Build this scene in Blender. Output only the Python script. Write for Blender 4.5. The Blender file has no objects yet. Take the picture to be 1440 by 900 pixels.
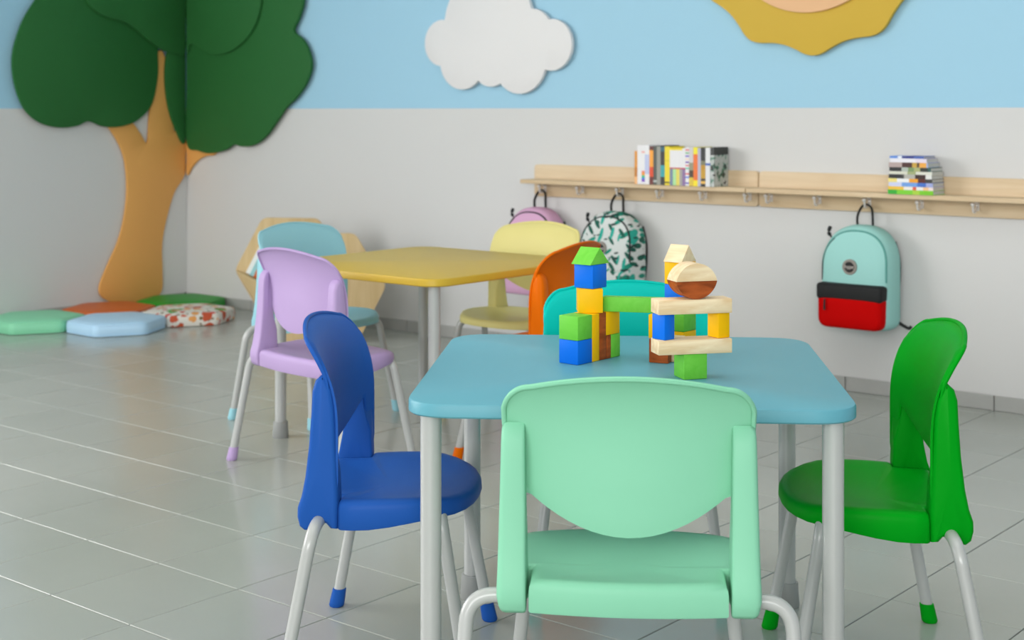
import bpy, bmesh, math, random
from math import pi, sin, cos, radians, sqrt, atan2
from mathutils import Vector, Matrix

random.seed(7)
S = bpy.context.scene
COL = S.collection

# ------------------------------------------------------------------ camera
F_PX, CX, HY, EYE = 2024.0, 720.0, 156.0, 1.11
YAW = atan2(1672.0, 2024.0)
FW = Vector((-sin(YAW), cos(YAW), 0.0))
RT = Vector((cos(YAW), sin(YAW), 0.0))
cam_data = bpy.data.cameras.new('camera')
cam = bpy.data.objects.new('camera', cam_data)
COL.objects.link(cam)
cam.location = (0, 0, EYE)
cam.rotation_euler = (pi / 2, 0, YAW)
cam_data.sensor_width = 36.0
cam_data.lens = F_PX / 1440.0 * 36.0
cam_data.shift_y = -(450.0 - HY) / 1440.0
cam_data.clip_start = 0.05
cam_data.dof.use_dof = True
cam_data.dof.focus_distance = 2.75
cam_data.dof.aperture_fstop = 6.3
S.camera = cam

# ------------------------------------------------------------------ world, lights, exposure
S.view_settings.view_transform = 'Standard'
S.view_settings.look = 'None'
S.view_settings.gamma = 1.0
S.view_settings.use_curve_mapping = False
S.view_settings.exposure = 0.13
world = bpy.data.worlds.new('daylight')
S.world = world
world.use_nodes = True
bgn = world.node_tree.nodes['Background']
bgn.inputs['Color'].default_value = (0.93, 0.97, 1.0, 1)
bgn.inputs['Strength'].default_value = 0.47


def area(name, loc, target, sx, sy, power, color):
    d = bpy.data.lights.new(name, 'AREA')
    d.shape = 'RECTANGLE'
    d.size, d.size_y = sx, sy
    d.energy = power
    d.color = color
    o = bpy.data.objects.new(name, d)
    COL.objects.link(o)
    o.location = loc
    v = Vector(target) - Vector(loc)
    o.rotation_euler = v.to_track_quat('-Z', 'Y').to_euler()
    return o


area('assumed_window_light', (-6.62, 0.2, 1.7), (-1.8, 2.6, 0.5), 4.0, 2.0, 190, (1.0, 0.995, 0.985))  # assumed daylight from the left, unseen; lamp stands just inside the assumed window
area('assumed_light_behind', (1.2, -3.4, 1.9), (-1.9, 4.0, 0.7), 5.0, 2.0, 240, (1.0, 0.995, 0.985))  # assumed light from behind the camera, unseen; no window is built there
area('added_ceiling_light', (-1.5, 2.4, 2.85), (-1.5, 2.4, 0), 2.4, 2.4, 24, (1.0, 0.99, 0.975))  # added area lamp under the ceiling, unseen, for light from above


# ------------------------------------------------------------------ helpers
def lin(c):
    return c / 12.92 if c <= 0.04045 else ((c + 0.055) / 1.055) ** 2.4


def rgb(r, g, b):
    return (lin(r / 255), lin(g / 255), lin(b / 255), 1.0)


def W(lat, depth, z=0.0):
    p = RT * lat + FW * depth
    return Vector((p.x, p.y, z))


def ray(px):
    return FW + RT * ((px - CX) / F_PX)


def on_back(px, py, Y):
    d = ray(px)
    t = Y / d.y
    return Vector((d.x * t, Y, EYE - (py - HY) / F_PX * t))


def on_left(px, py, X):
    d = ray(px)
    t = X / d.x
    return Vector((X, d.y * t, EYE - (py - HY) / F_PX * t))


def nodes(name):
    m = bpy.data.materials.new(name)
    m.use_nodes = True
    nt = m.node_tree
    return m, nt, nt.nodes['Principled BSDF']


def plain(name, col, rough=0.45, metal=0.0, spec=0.5, grain=0.0, gscale=60.0, bump=0.0, coat=0.0):
    m, nt, b = nodes(name)
    b.inputs['Roughness'].default_value = rough
    b.inputs['Metallic'].default_value = metal
    b.inputs['Specular IOR Level'].default_value = spec
    b.inputs['Coat Weight'].default_value = coat
    b.inputs['Base Color'].default_value = col
    if grain or bump:
        tc = nt.nodes.new('ShaderNodeTexCoord')
        n = nt.nodes.new('ShaderNodeTexNoise')
        n.inputs['Scale'].default_value = gscale
        n.inputs['Detail'].default_value = 3
        nt.links.new(tc.outputs['Object'], n.inputs['Vector'])
        if grain:
            mx = nt.nodes.new('ShaderNodeMix')
            mx.data_type = 'RGBA'
            mx.inputs[6].default_value = [c * (1 - grain) for c in col[:3]] + [1]
            mx.inputs[7].default_value = [min(1, c * (1 + grain)) for c in col[:3]] + [1]
            nt.links.new(n.outputs['Fac'], mx.inputs[0])
            nt.links.new(mx.outputs[2], b.inputs['Base Color'])
        if bump:
            bp = nt.nodes.new('ShaderNodeBump')
            bp.inputs['Strength'].default_value = bump
            bp.inputs['Distance'].default_value = 0.002
            nt.links.new(n.outputs['Fac'], bp.inputs['Height'])
            nt.links.new(bp.outputs['Normal'], b.inputs['Normal'])
    return m


def wood(name, ca, cb, scale=(3, 40, 40), rough=0.5, contrast=(0.35, 0.7), spec=0.4):
    m, nt, b = nodes(name)
    b.inputs['Roughness'].default_value = rough
    b.inputs['Specular IOR Level'].default_value = spec
    tc = nt.nodes.new('ShaderNodeTexCoord')
    mp = nt.nodes.new('ShaderNodeMapping')
    mp.inputs['Scale'].default_value = scale
    n = nt.nodes.new('ShaderNodeTexNoise')
    n.inputs['Scale'].default_value = 1.0
    n.inputs['Detail'].default_value = 4
    n.inputs['Distortion'].default_value = 0.6
    r = nt.nodes.new('ShaderNodeValToRGB')
    r.color_ramp.elements[0].position = contrast[0]
    r.color_ramp.elements[0].color = ca
    r.color_ramp.elements[1].position = contrast[1]
    r.color_ramp.elements[1].color = cb
    nt.links.new(tc.outputs['Object'], mp.inputs['Vector'])
    nt.links.new(mp.outputs['Vector'], n.inputs['Vector'])
    nt.links.new(n.outputs['Fac'], r.inputs['Fac'])
    nt.links.new(r.outputs['Color'], b.inputs['Base Color'])
    return m


def banded(name, axis, stops, rough=0.45):
    """printed cover: constant colour bands along one object axis; stops = [(pos, colour)] on the 0..1 bounding box"""
    m, nt, b = nodes(name)
    b.inputs['Roughness'].default_value = rough
    tc = nt.nodes.new('ShaderNodeTexCoord')
    sp = nt.nodes.new('ShaderNodeSeparateXYZ')
    r = nt.nodes.new('ShaderNodeValToRGB')
    r.color_ramp.interpolation = 'CONSTANT'
    e = r.color_ramp.elements
    e[0].position, e[0].color = stops[0]
    if len(stops) == 1:
        e.remove(e[1])
    else:
        e[1].position, e[1].color = stops[1]
    for p, c in stops[2:]:
        q = e.new(p)
        q.color = c
    nt.links.new(tc.outputs['Generated'], sp.inputs['Vector'])
    nt.links.new(sp.outputs['XYZ'.index(axis)], r.inputs['Fac'])
    nt.links.new(r.outputs['Color'], b.inputs['Base Color'])
    return m


def obj(name, bm, mat, parent=None, smooth=40, loc=None):
    bmesh.ops.recalc_face_normals(bm, faces=bm.faces)
    me = bpy.data.meshes.new(name)
    bm.to_mesh(me)
    bm.free()
    if smooth:
        for p in me.polygons:
            p.use_smooth = True
        me.set_sharp_from_angle(angle=radians(smooth))
    for m in (mat if isinstance(mat, (list, tuple)) else [mat]):
        me.materials.append(m)
    o = bpy.data.objects.new(name, me)
    COL.objects.link(o)
    if parent:
        o.parent = parent
    if loc is not None:
        o.location = loc
    return o


def tag(o, label=None, cat=None, group=None, kind=None):
    for k, v in (('label', label), ('category', cat), ('group', group), ('kind', kind)):
        if v:
            o[k] = v
    return o


def thing(name, label, cat, loc=(0, 0, 0), rz=0.0, group=None):
    o = bpy.data.objects.new(name, None)
    o.empty_display_size = 0.05
    COL.objects.link(o)
    o.location = loc
    o.rotation_euler = (0, 0, rz)
    return tag(o, label, cat, group)


def add_box(bm, c, s, rot=None, bevel=0.0, seg=2):
    r = bmesh.ops.create_cube(bm, size=1.0)
    vs = r['verts']
    bmesh.ops.scale(bm, vec=s, verts=vs)
    if bevel:
        es = list({e for v in vs for e in v.link_edges})
        rr = bmesh.ops.bevel(bm, geom=es, offset=bevel, segments=seg, profile=0.5, affect='EDGES')
        vs = list({v for f in rr['faces'] for v in f.verts} | {v for v in vs if v.is_valid})
        seen, st = set(vs), list(vs)
        while st:
            v = st.pop()
            for e in v.link_edges:
                w = e.other_vert(v)
                if w not in seen:
                    seen.add(w)
                    st.append(w)
        vs = list(seen)
    if rot is not None:
        bmesh.ops.transform(bm, matrix=rot, verts=vs)
    bmesh.ops.translate(bm, vec=c, verts=vs)
    return vs


def box(c, s, rot=None, bevel=0.0, seg=2):
    bm = bmesh.new()
    add_box(bm, c, s, rot, bevel, seg)
    return bm


def fillet(pts, r, n=6):
    """round the corners of an open 3D polyline"""
    out = [Vector(pts[0])]
    for i in range(1, len(pts) - 1):
        a, b, c = Vector(pts[i - 1]), Vector(pts[i]), Vector(pts[i + 1])
        u, v = (a - b), (c - b)
        k = min(r, u.length * 0.49, v.length * 0.49)
        p, q = b + u.normalized() * k, b + v.normalized() * k
        for j in range(n + 1):
            t = j / n
            out.append(p * (1 - t) ** 2 + b * 2 * t * (1 - t) + q * t * t)
    out.append(Vector(pts[-1]))
    return out


def add_tube(bm, pts, rad, seg=16, flat=None):
    """sweep a circle (or an ellipse: flat=(side radius, other radius)) along points"""
    pts = [Vector(p) for p in pts]
    rads = rad if isinstance(rad, (list, tuple)) else [rad] * len(pts)
    t0 = (pts[1] - pts[0]).normalized()
    up = Vector((0, 0, 1)) if abs(t0.z) < 0.9 else Vector((0, 1, 0))
    n = t0.cross(up).normalized()
    rings = []
    for i, p in enumerate(pts):
        a = pts[max(i - 1, 0)]
        b = pts[min(i + 1, len(pts) - 1)]
        t = (b - a).normalized()
        n = (n - t * n.dot(t)).normalized()
        bn = t.cross(n)
        ring = []
        for j in range(seg):
            th = 2 * pi * j / seg
            if flat:
                ring.append(bm.verts.new(p + n * (flat[0] * cos(th)) + bn * (flat[1] * sin(th))))
            else:
                ring.append(bm.verts.new(p + (n * cos(th) + bn * sin(th)) * rads[i]))
        rings.append(ring)
    for a, b in zip(rings, rings[1:]):
        for j in range(seg):
            bm.faces.new((a[j], a[(j + 1) % seg], b[(j + 1) % seg], b[j]))
    bm.faces.new(rings[0])
    bm.faces.new(rings[-1])


def lathe(bm, prof, seg=20, c=(0, 0, 0), axis=None):
    """prof = [(radius, z)]"""
    rings = []
    q = axis.to_track_quat('Z', 'Y') if axis is not None else None
    for r, z in prof:
        ring = []
        for j in range(seg):
            v = Vector((r * cos(2 * pi * j / seg), r * sin(2 * pi * j / seg), z))
            if q:
                v = q @ v
            ring.append(bm.verts.new(v + Vector(c)))
        rings.append(ring)
    for a, b in zip(rings, rings[1:]):
        for j in range(seg):
            bm.faces.new((a[j], a[(j + 1) % seg], b[(j + 1) % seg], b[j]))
    bm.faces.new(rings[0])
    bm.faces.new(rings[-1])


def add_rings(bm, rings, cap_first=True, cap_last=True):
    vr = [[bm.verts.new(p) for p in r] for r in rings]
    n = len(vr[0])
    for a, b in zip(vr, vr[1:]):
        for j in range(n):
            bm.faces.new((a[j], a[(j + 1) % n], b[(j + 1) % n], b[j]))

    def cap(r):
        c = bm.verts.new(sum((v.co for v in r), Vector()) / n)
        for j in range(n):
            bm.faces.new((r[j], r[(j + 1) % n], c))
    if cap_first:
        cap(vr[0])
    if cap_last:
        cap(vr[-1])


def round_poly(pts, r, n=5):
    """round all corners of a closed 2D polygon"""
    out = []
    m = len(pts)
    for i in range(m):
        a, b, c = Vector(pts[i - 1]), Vector(pts[i]), Vector(pts[(i + 1) % m])
        u, v = a - b, c - b
        k = min(r, u.length * 0.45, v.length * 0.45)
        p, q = b + u.normalized() * k, b + v.normalized() * k
        for j in range(n + 1):
            t = j / n
            out.append(p * (1 - t) ** 2 + b * 2 * t * (1 - t) + q * t * t)
    return out


def slab(pts3, normal, thick, bevel=0.0):
    """flat board: closed outline of 3D points, extruded along normal"""
    bm = bmesh.new()
    n = Vector(normal).normalized() * thick
    a = [bm.verts.new(Vector(p)) for p in pts3]
    b = [bm.verts.new(Vector(p) + n) for p in pts3]
    m = len(a)
    f1 = bm.faces.new(a)
    f2 = bm.faces.new(b)
    for i in range(m):
        bm.faces.new((a[i], a[(i + 1) % m], b[(i + 1) % m], b[i]))
    bm.normal_update()
    if bevel:
        es = list(f2.edges)
        bmesh.ops.bevel(bm, geom=es, offset=bevel, segments=2, profile=0.5, affect='EDGES')
    bmesh.ops.triangulate(bm, faces=[f for f in bm.faces if len(f.verts) > 4])
    return bm


def catmull(pts, n=6, closed=True):
    out = []
    m = len(pts)
    rng = m if closed else m - 1
    for i in range(rng):
        if closed:
            p0, p1, p2, p3 = (Vector(pts[(i + k - 1) % m]) for k in range(4))
        else:
            p0, p1, p2, p3 = (Vector(pts[min(max(i + k - 1, 0), m - 1)]) for k in range(4))
        for j in range(n):
            t = j / n
            out.append(0.5 * ((2 * p1) + (p2 - p0) * t + (2 * p0 - 5 * p1 + 4 * p2 - p3) * t * t
                              + (3 * p1 - p0 - 3 * p2 + p3) * t ** 3))
    if not closed:
        out.append(Vector(pts[-1]))
    return out


def copy_tree(o, parent=None):
    c = o.copy()
    COL.objects.link(c)
    if parent:
        c.parent = parent
    for ch in list(o.children):
        copy_tree(ch, c)
    return c


# ------------------------------------------------------------------ materials
def wall_paint():
    m, nt, b = nodes('two_tone_wall_paint')
    b.inputs['Roughness'].default_value = 0.75
    b.inputs['Specular IOR Level'].default_value = 0.25
    geo = nt.nodes.new('ShaderNodeNewGeometry')
    sp = nt.nodes.new('ShaderNodeSeparateXYZ')
    gt = nt.nodes.new('ShaderNodeMath')
    gt.operation = 'GREATER_THAN'
    gt.inputs[1].default_value = 1.1225
    n = nt.nodes.new('ShaderNodeTexNoise')
    n.inputs['Scale'].default_value = 180
    bp = nt.nodes.new('ShaderNodeBump')
    bp.inputs['Strength'].default_value = 0.05
    bp.inputs['Distance'].default_value = 0.002
    mx = nt.nodes.new('ShaderNodeMix')
    mx.data_type = 'RGBA'
    mx.inputs[6].default_value = rgb(212, 211, 210)
    mx.inputs[7].default_value = rgb(162, 205, 227)
    nt.links.new(geo.outputs['Position'], sp.inputs['Vector'])
    nt.links.new(sp.outputs['Z'], gt.inputs[0])
    nt.links.new(gt.outputs[0], mx.inputs[0])
    nt.links.new(mx.outputs[2], b.inputs['Base Color'])
    nt.links.new(geo.outputs['Position'], n.inputs['Vector'])
    nt.links.new(n.outputs['Fac'], bp.inputs['Height'])
    nt.links.new(bp.outputs['Normal'], b.inputs['Normal'])
    return m


def tile_mat(name, ca, cb, rough):
    m, nt, b = nodes(name)
    geo = nt.nodes.new('ShaderNodeNewGeometry')
    n = nt.nodes.new('ShaderNodeTexNoise')
    n.inputs['Scale'].default_value = 2.2
    n.inputs['Detail'].default_value = 5
    oi = nt.nodes.new('ShaderNodeObjectInfo')
    ad = nt.nodes.new('ShaderNodeMath')
    ad.operation = 'MULTIPLY_ADD'
    ad.inputs[1].default_value = 0.35
    mx = nt.nodes.new('ShaderNodeMix')
    mx.data_type = 'RGBA'
    mx.inputs[6].default_value = ca
    mx.inputs[7].default_value = cb
    nt.links.new(geo.outputs['Position'], n.inputs['Vector'])
    nt.links.new(oi.outputs['Random'], ad.inputs[0])
    nt.links.new(n.outputs['Fac'], ad.inputs[2])
    nt.links.new(ad.outputs[0], mx.inputs[0])
    nt.links.new(mx.outputs[2], b.inputs['Base Color'])
    b.inputs['Roughness'].default_value = rough
    b.inputs['Specular IOR Level'].default_value = 0.55
    n2 = nt.nodes.new('ShaderNodeTexNoise')
    n2.inputs['Scale'].default_value = 9
    bp = nt.nodes.new('ShaderNodeBump')
    bp.inputs['Strength'].default_value = 0.04
    bp.inputs['Distance'].default_value = 0.003
    nt.links.new(geo.outputs['Position'], n2.inputs['Vector'])
    nt.links.new(n2.outputs['Fac'], bp.inputs['Height'])
    nt.links.new(bp.outputs['Normal'], b.inputs['Normal'])
    return m


M_WALL = wall_paint()
M_CEIL = plain('white_ceiling_paint', rgb(232, 230, 226), 0.8)
M_TILE = tile_mat('glazed_grey_tile', rgb(158, 162, 155), rgb(172, 175, 168), 0.2)
M_GROUT = plain('grey_grout', rgb(96, 97, 93), 0.9)
M_SKIRT = plain('grey_skirting_tile', rgb(170, 170, 167), 0.4, grain=0.05, gscale=8)
M_STEEL = plain('pale_grey_powder_coated_steel', rgb(178, 180, 178), 0.28, coat=0.3)
M_COLLAR = plain('grey_plastic_collar', rgb(150, 152, 150), 0.45)
M_CHROME = plain('satin_nickel', rgb(232, 226, 222), 0.3, metal=0.35, spec=0.8)
M_BLACK = plain('black_webbing', rgb(24, 25, 27), 0.7, bump=0.3, gscale=400)
M_PAGE = plain('paper_pages', rgb(205, 205, 200), 0.8, grain=0.08, gscale=300)
M_SHELF = wood('pale_birch', rgb(208, 182, 146), rgb(221, 199, 167), (2.0, 30, 30), 0.5)
M_RACK = wood('birch_plywood', rgb(200, 172, 124), rgb(212, 186, 140), (26, 26, 3), 0.55)

# ------------------------------------------------------------------ room shell
XL, YB = -6.803, 5.256
XR, YF, ZC = 5.5, -4.2, 2.95


def struct(name, bm, m, parent=None, smooth=None):
    o = obj(name, bm, m, parent, smooth)
    if not parent:
        o['kind'] = 'structure'
    return o


floor = struct('floor', box(((XL + XR) / 2, (YB + YF) / 2, -0.0565), (XR - XL, YB - YF, 0.1)), M_GROUT)
struct('wall_back', box(((XL + XR) / 2, YB + 0.06, ZC / 2 - 0.005), (XR - XL + 0.24, 0.12, ZC + 0.01)), M_WALL)
WY0, WY1, WZ0, WZ1 = -1.9, 2.3, 0.65, 2.72      # assumed window opening in the left wall, outside the picture
bm = bmesh.new()
for ya, yb_, za, zb in ((WY1, YB, -0.01, ZC), (YF, WY0, -0.01, ZC), (WY0, WY1, -0.01, WZ0), (WY0, WY1, WZ1, ZC)):
    add_box(bm, (XL - 0.06, (ya + yb_) / 2, (za + zb) / 2), (0.12, yb_ - ya, zb - za))
struct('wall_left', bm, M_WALL)
bm = bmesh.new()
for i in range(5):
    y = WY0 + 0.03 + (WY1 - WY0 - 0.06) * i / 4
    add_box(bm, (XL - 0.07, y, (WZ0 + WZ1) / 2), (0.06, 0.06, WZ1 - WZ0))
for z in (WZ0 + 0.03, WZ1 - 0.03):
    add_box(bm, (XL - 0.07, (WY0 + WY1) / 2, z), (0.06, WY1 - WY0, 0.06))
win = struct('assumed_window_1', bm, plain('white_window_frame', rgb(228, 228, 226), 0.4))  # assumed window, unseen, added around the light from the left
glass, gnt, gb = nodes('clear_glass')
gb.inputs['Transmission Weight'].default_value = 1.0
gb.inputs['Roughness'].default_value = 0.0
for i in range(4):
    ya = WY0 + 0.06 + (WY1 - WY0 - 0.06) * i / 4
    yb_ = WY0 + (WY1 - WY0 - 0.06) * (i + 1) / 4
    obj('pane', box((XL - 0.07, (ya + yb_) / 2, (WZ0 + WZ1) / 2), (0.006, yb_ - ya, WZ1 - WZ0 - 0.12)), glass, win, None)
struct('unseen_wall_right', box((XR + 0.06, (YF + YB) / 2, ZC / 2 - 0.005), (0.12, YB - YF, ZC + 0.01)), M_WALL)  # out of view, added to hold back ambient light from the right
struct('ceiling', box(((XL + XR) / 2, (YB + YF) / 2, ZC + 0.06), (XR - XL + 0.24, YB - YF + 0.12, 0.1)), M_CEIL)

# floor tiles: the ones in view are parts, the rest one joined part
TS, GX, GY, JOINT = 0.3, -1.12, 3.07, 0.0032


def tile_bm(sx, sy):
    bm = bmesh.new()
    hx, hy, b, d = sx / 2, sy / 2, 0.0012, 0.0065
    lo = [bm.verts.new((x * hx, y * hy, -d)) for x, y in ((-1, -1), (1, -1), (1, 1), (-1, 1))]
    mi = [bm.verts.new((x * hx, y * hy, -b)) for x, y in ((-1, -1), (1, -1), (1, 1), (-1, 1))]
    hi = [bm.verts.new((x * (hx - b), y * (hy - b), 0)) for x, y in ((-1, -1), (1, -1), (1, 1), (-1, 1))]
    for A, B in ((lo, mi), (mi, hi)):
        for i in range(4):
            bm.faces.new((A[i], A[(i + 1) % 4], B[(i + 1) % 4], B[i]))
    bm.faces.new(hi)
    return bm


def to_px(p):
    d = p.x * FW.x + p.y * FW.y
    if d < 0.3:
        return None
    l = p.x * RT.x + p.y * RT.y
    return CX + F_PX * l / d, HY + F_PX * (EYE - p.z) / d, d


tiles = []
i0 = int(math.floor((XL - GX) / TS)) - 1
j0 = int(math.floor((YF - GY) / TS)) - 1
for i in range(i0, i0 + 40):
    for j in range(j0, j0 + 40):
        x0, x1 = max(GX + i * TS, XL), min(GX + (i + 1) * TS, XR)
        y0, y1 = max(GY + j * TS, YF), min(GY + (j + 1) * TS, YB - 0.004)
        if x1 - x0 < 0.02 or y1 - y0 < 0.02:
            continue
        q = to_px(Vector(((x0 + x1) / 2, (y0 + y1) / 2, 0)))
        vis = q is not None and -110 < q[0] < 1550 and q[1] < 1010
        tiles.append((q[2] if vis else 99, x0, x1, y0, y1))
tiles.sort()
cache = {}
rest = bmesh.new()
for k, (d, x0, x1, y0, y1) in enumerate(tiles):
    sx, sy = x1 - x0 - JOINT, y1 - y0 - JOINT
    c = ((x0 + x1) / 2, (y0 + y1) / 2, 0)
    if d < 50 and k < 300:
        key = (round(sx, 3), round(sy, 3))
        if key not in cache:
            o = obj('tile', tile_bm(sx, sy), M_TILE, floor, None, c)
            cache[key] = o
        else:
            o = cache[key].copy()
            COL.objects.link(o)
            o.location = c
    else:
        b2 = tile_bm(sx, sy)
        bmesh.ops.translate(b2, vec=c, verts=b2.verts)
        tmp = bpy.data.meshes.new('tmp')
        b2.to_mesh(tmp)
        b2.free()
        rest.from_mesh(tmp)
        bpy.data.meshes.remove(tmp)
o = obj('floor_tiles_beyond', rest, M_TILE, floor, None)
o['kind'] = 'stuff'

# tiled skirting along both walls
sk_b = struct('baseboard_back', box(((XL + XR) / 2, YB - 0.002, 0.027), (XR - XL, 0.004, 0.054)), M_GROUT)
x = -2.018 - 0.6 * 9
while x < XR - 0.05:
    a, b = max(x, XL + 0.01), min(x + 0.6, XR)
    if b - a > 0.05:
        obj('skirting_tile', box(((a + b) / 2, YB - 0.0075, 0.028), (b - a - 0.004, 0.008, 0.055), None, 0.0012, 1), M_SKIRT, sk_b, 30)
    x += 0.6
sk_l = struct('baseboard_left', box((XL + 0.002, (YF + YB) / 2, 0.027), (0.004, YB - YF, 0.054)), M_GROUT)
y = YB - 0.02
while y > YF + 0.05:
    a, b = max(y - 0.6, YF), y
    obj('skirting_tile', box((XL + 0.0075, (a + b) / 2, 0.028), (0.008, b - a - 0.004, 0.055), None, 0.0012, 1), M_SKIRT, sk_l, 30)
    y -= 0.6


# ------------------------------------------------------------------ tables
def make_table(loc, rz, col, label, edge_mat=None):
    t = thing('square_table', label, 'table', loc, rz, "children's square tables")
    H, SZ, TH, R = 0.595, 0.40, 0.026, 0.065
    out = round_poly([(-SZ, -SZ), (SZ, -SZ), (SZ, SZ), (-SZ, SZ)], R * 1.35, 10)
    bm = bmesh.new()

    def ring(ins, z):
        k = (SZ - ins) / SZ
        return [Vector((p.x * k, p.y * k, z)) for p in out]
    add_rings(bm, [ring(0.003, H - TH), ring(0, H - TH + 0.003), ring(0, H - 0.006), ring(0.0018, H - 0.0018), ring(0.006, H)])
    obj('tabletop', bm, plain(label.split()[0] + '_laminate', col, 0.42, spec=0.3), t, 30)
    for sx in (-1, 1):
        for sy in (-1, 1):
            bm = bmesh.new()
            lathe(bm, [(0.019, 0.03), (0.019, H - TH)], 24)
            lg = obj('leg', bm, M_STEEL, t, 40, (sx * 0.355, sy * 0.355, 0))
            bm = bmesh.new()
            lathe(bm, [(0.026, 0.0), (0.0275, 0.003), (0.0245, 0.052), (0.0235, 0.055), (0.0192, 0.055)], 24)
            obj('foot_collar', bm, M_COLLAR, lg, 40)
    return t


TB = W(0.236, 2.903)
TB_RZ = YAW - radians(4.4)
TY = Vector((-3.372, 3.63, 0))
make_table(TB, TB_RZ, rgb(96, 162, 178), 'blue square table with rounded corners carrying the toy block castle')
make_table(TY, 0.0, rgb(206, 172, 58), 'mustard yellow square table with rounded corners near the back wall')


# ------------------------------------------------------------------ chairs
def sm(a, b, x):
    t = min(1, max(0, (x - a) / (b - a)))
    return t * t * (3 - 2 * t)


def shell_top(x):
    ax = abs(x)
    zs = 0.6915 - 0.019 * (min(ax, 0.155) / 0.155) ** 2
    if ax > 0.155:
        q = min(1, (ax - 0.155) / 0.047)
        zs -= 0.054 * (1 - sqrt(max(0, 1 - q * q)))
    return zs


def shell_bot(x):
    ax = abs(x)
    return 0.428 + 0.066 * (min(ax, 0.165) / 0.165) ** 2 - 0.10 * sm(0.166, 0.182, ax)


def shell_y(x, z):
    lean = -0.078 * (max(0, z - 0.49) / 0.202) ** 2.6
    dish = -0.049 * (1 - (x / 0.2) ** 2) * (1 - 0.74 * sm(0.5, 0.7, z))
    return lean + dish - 0.002


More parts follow.
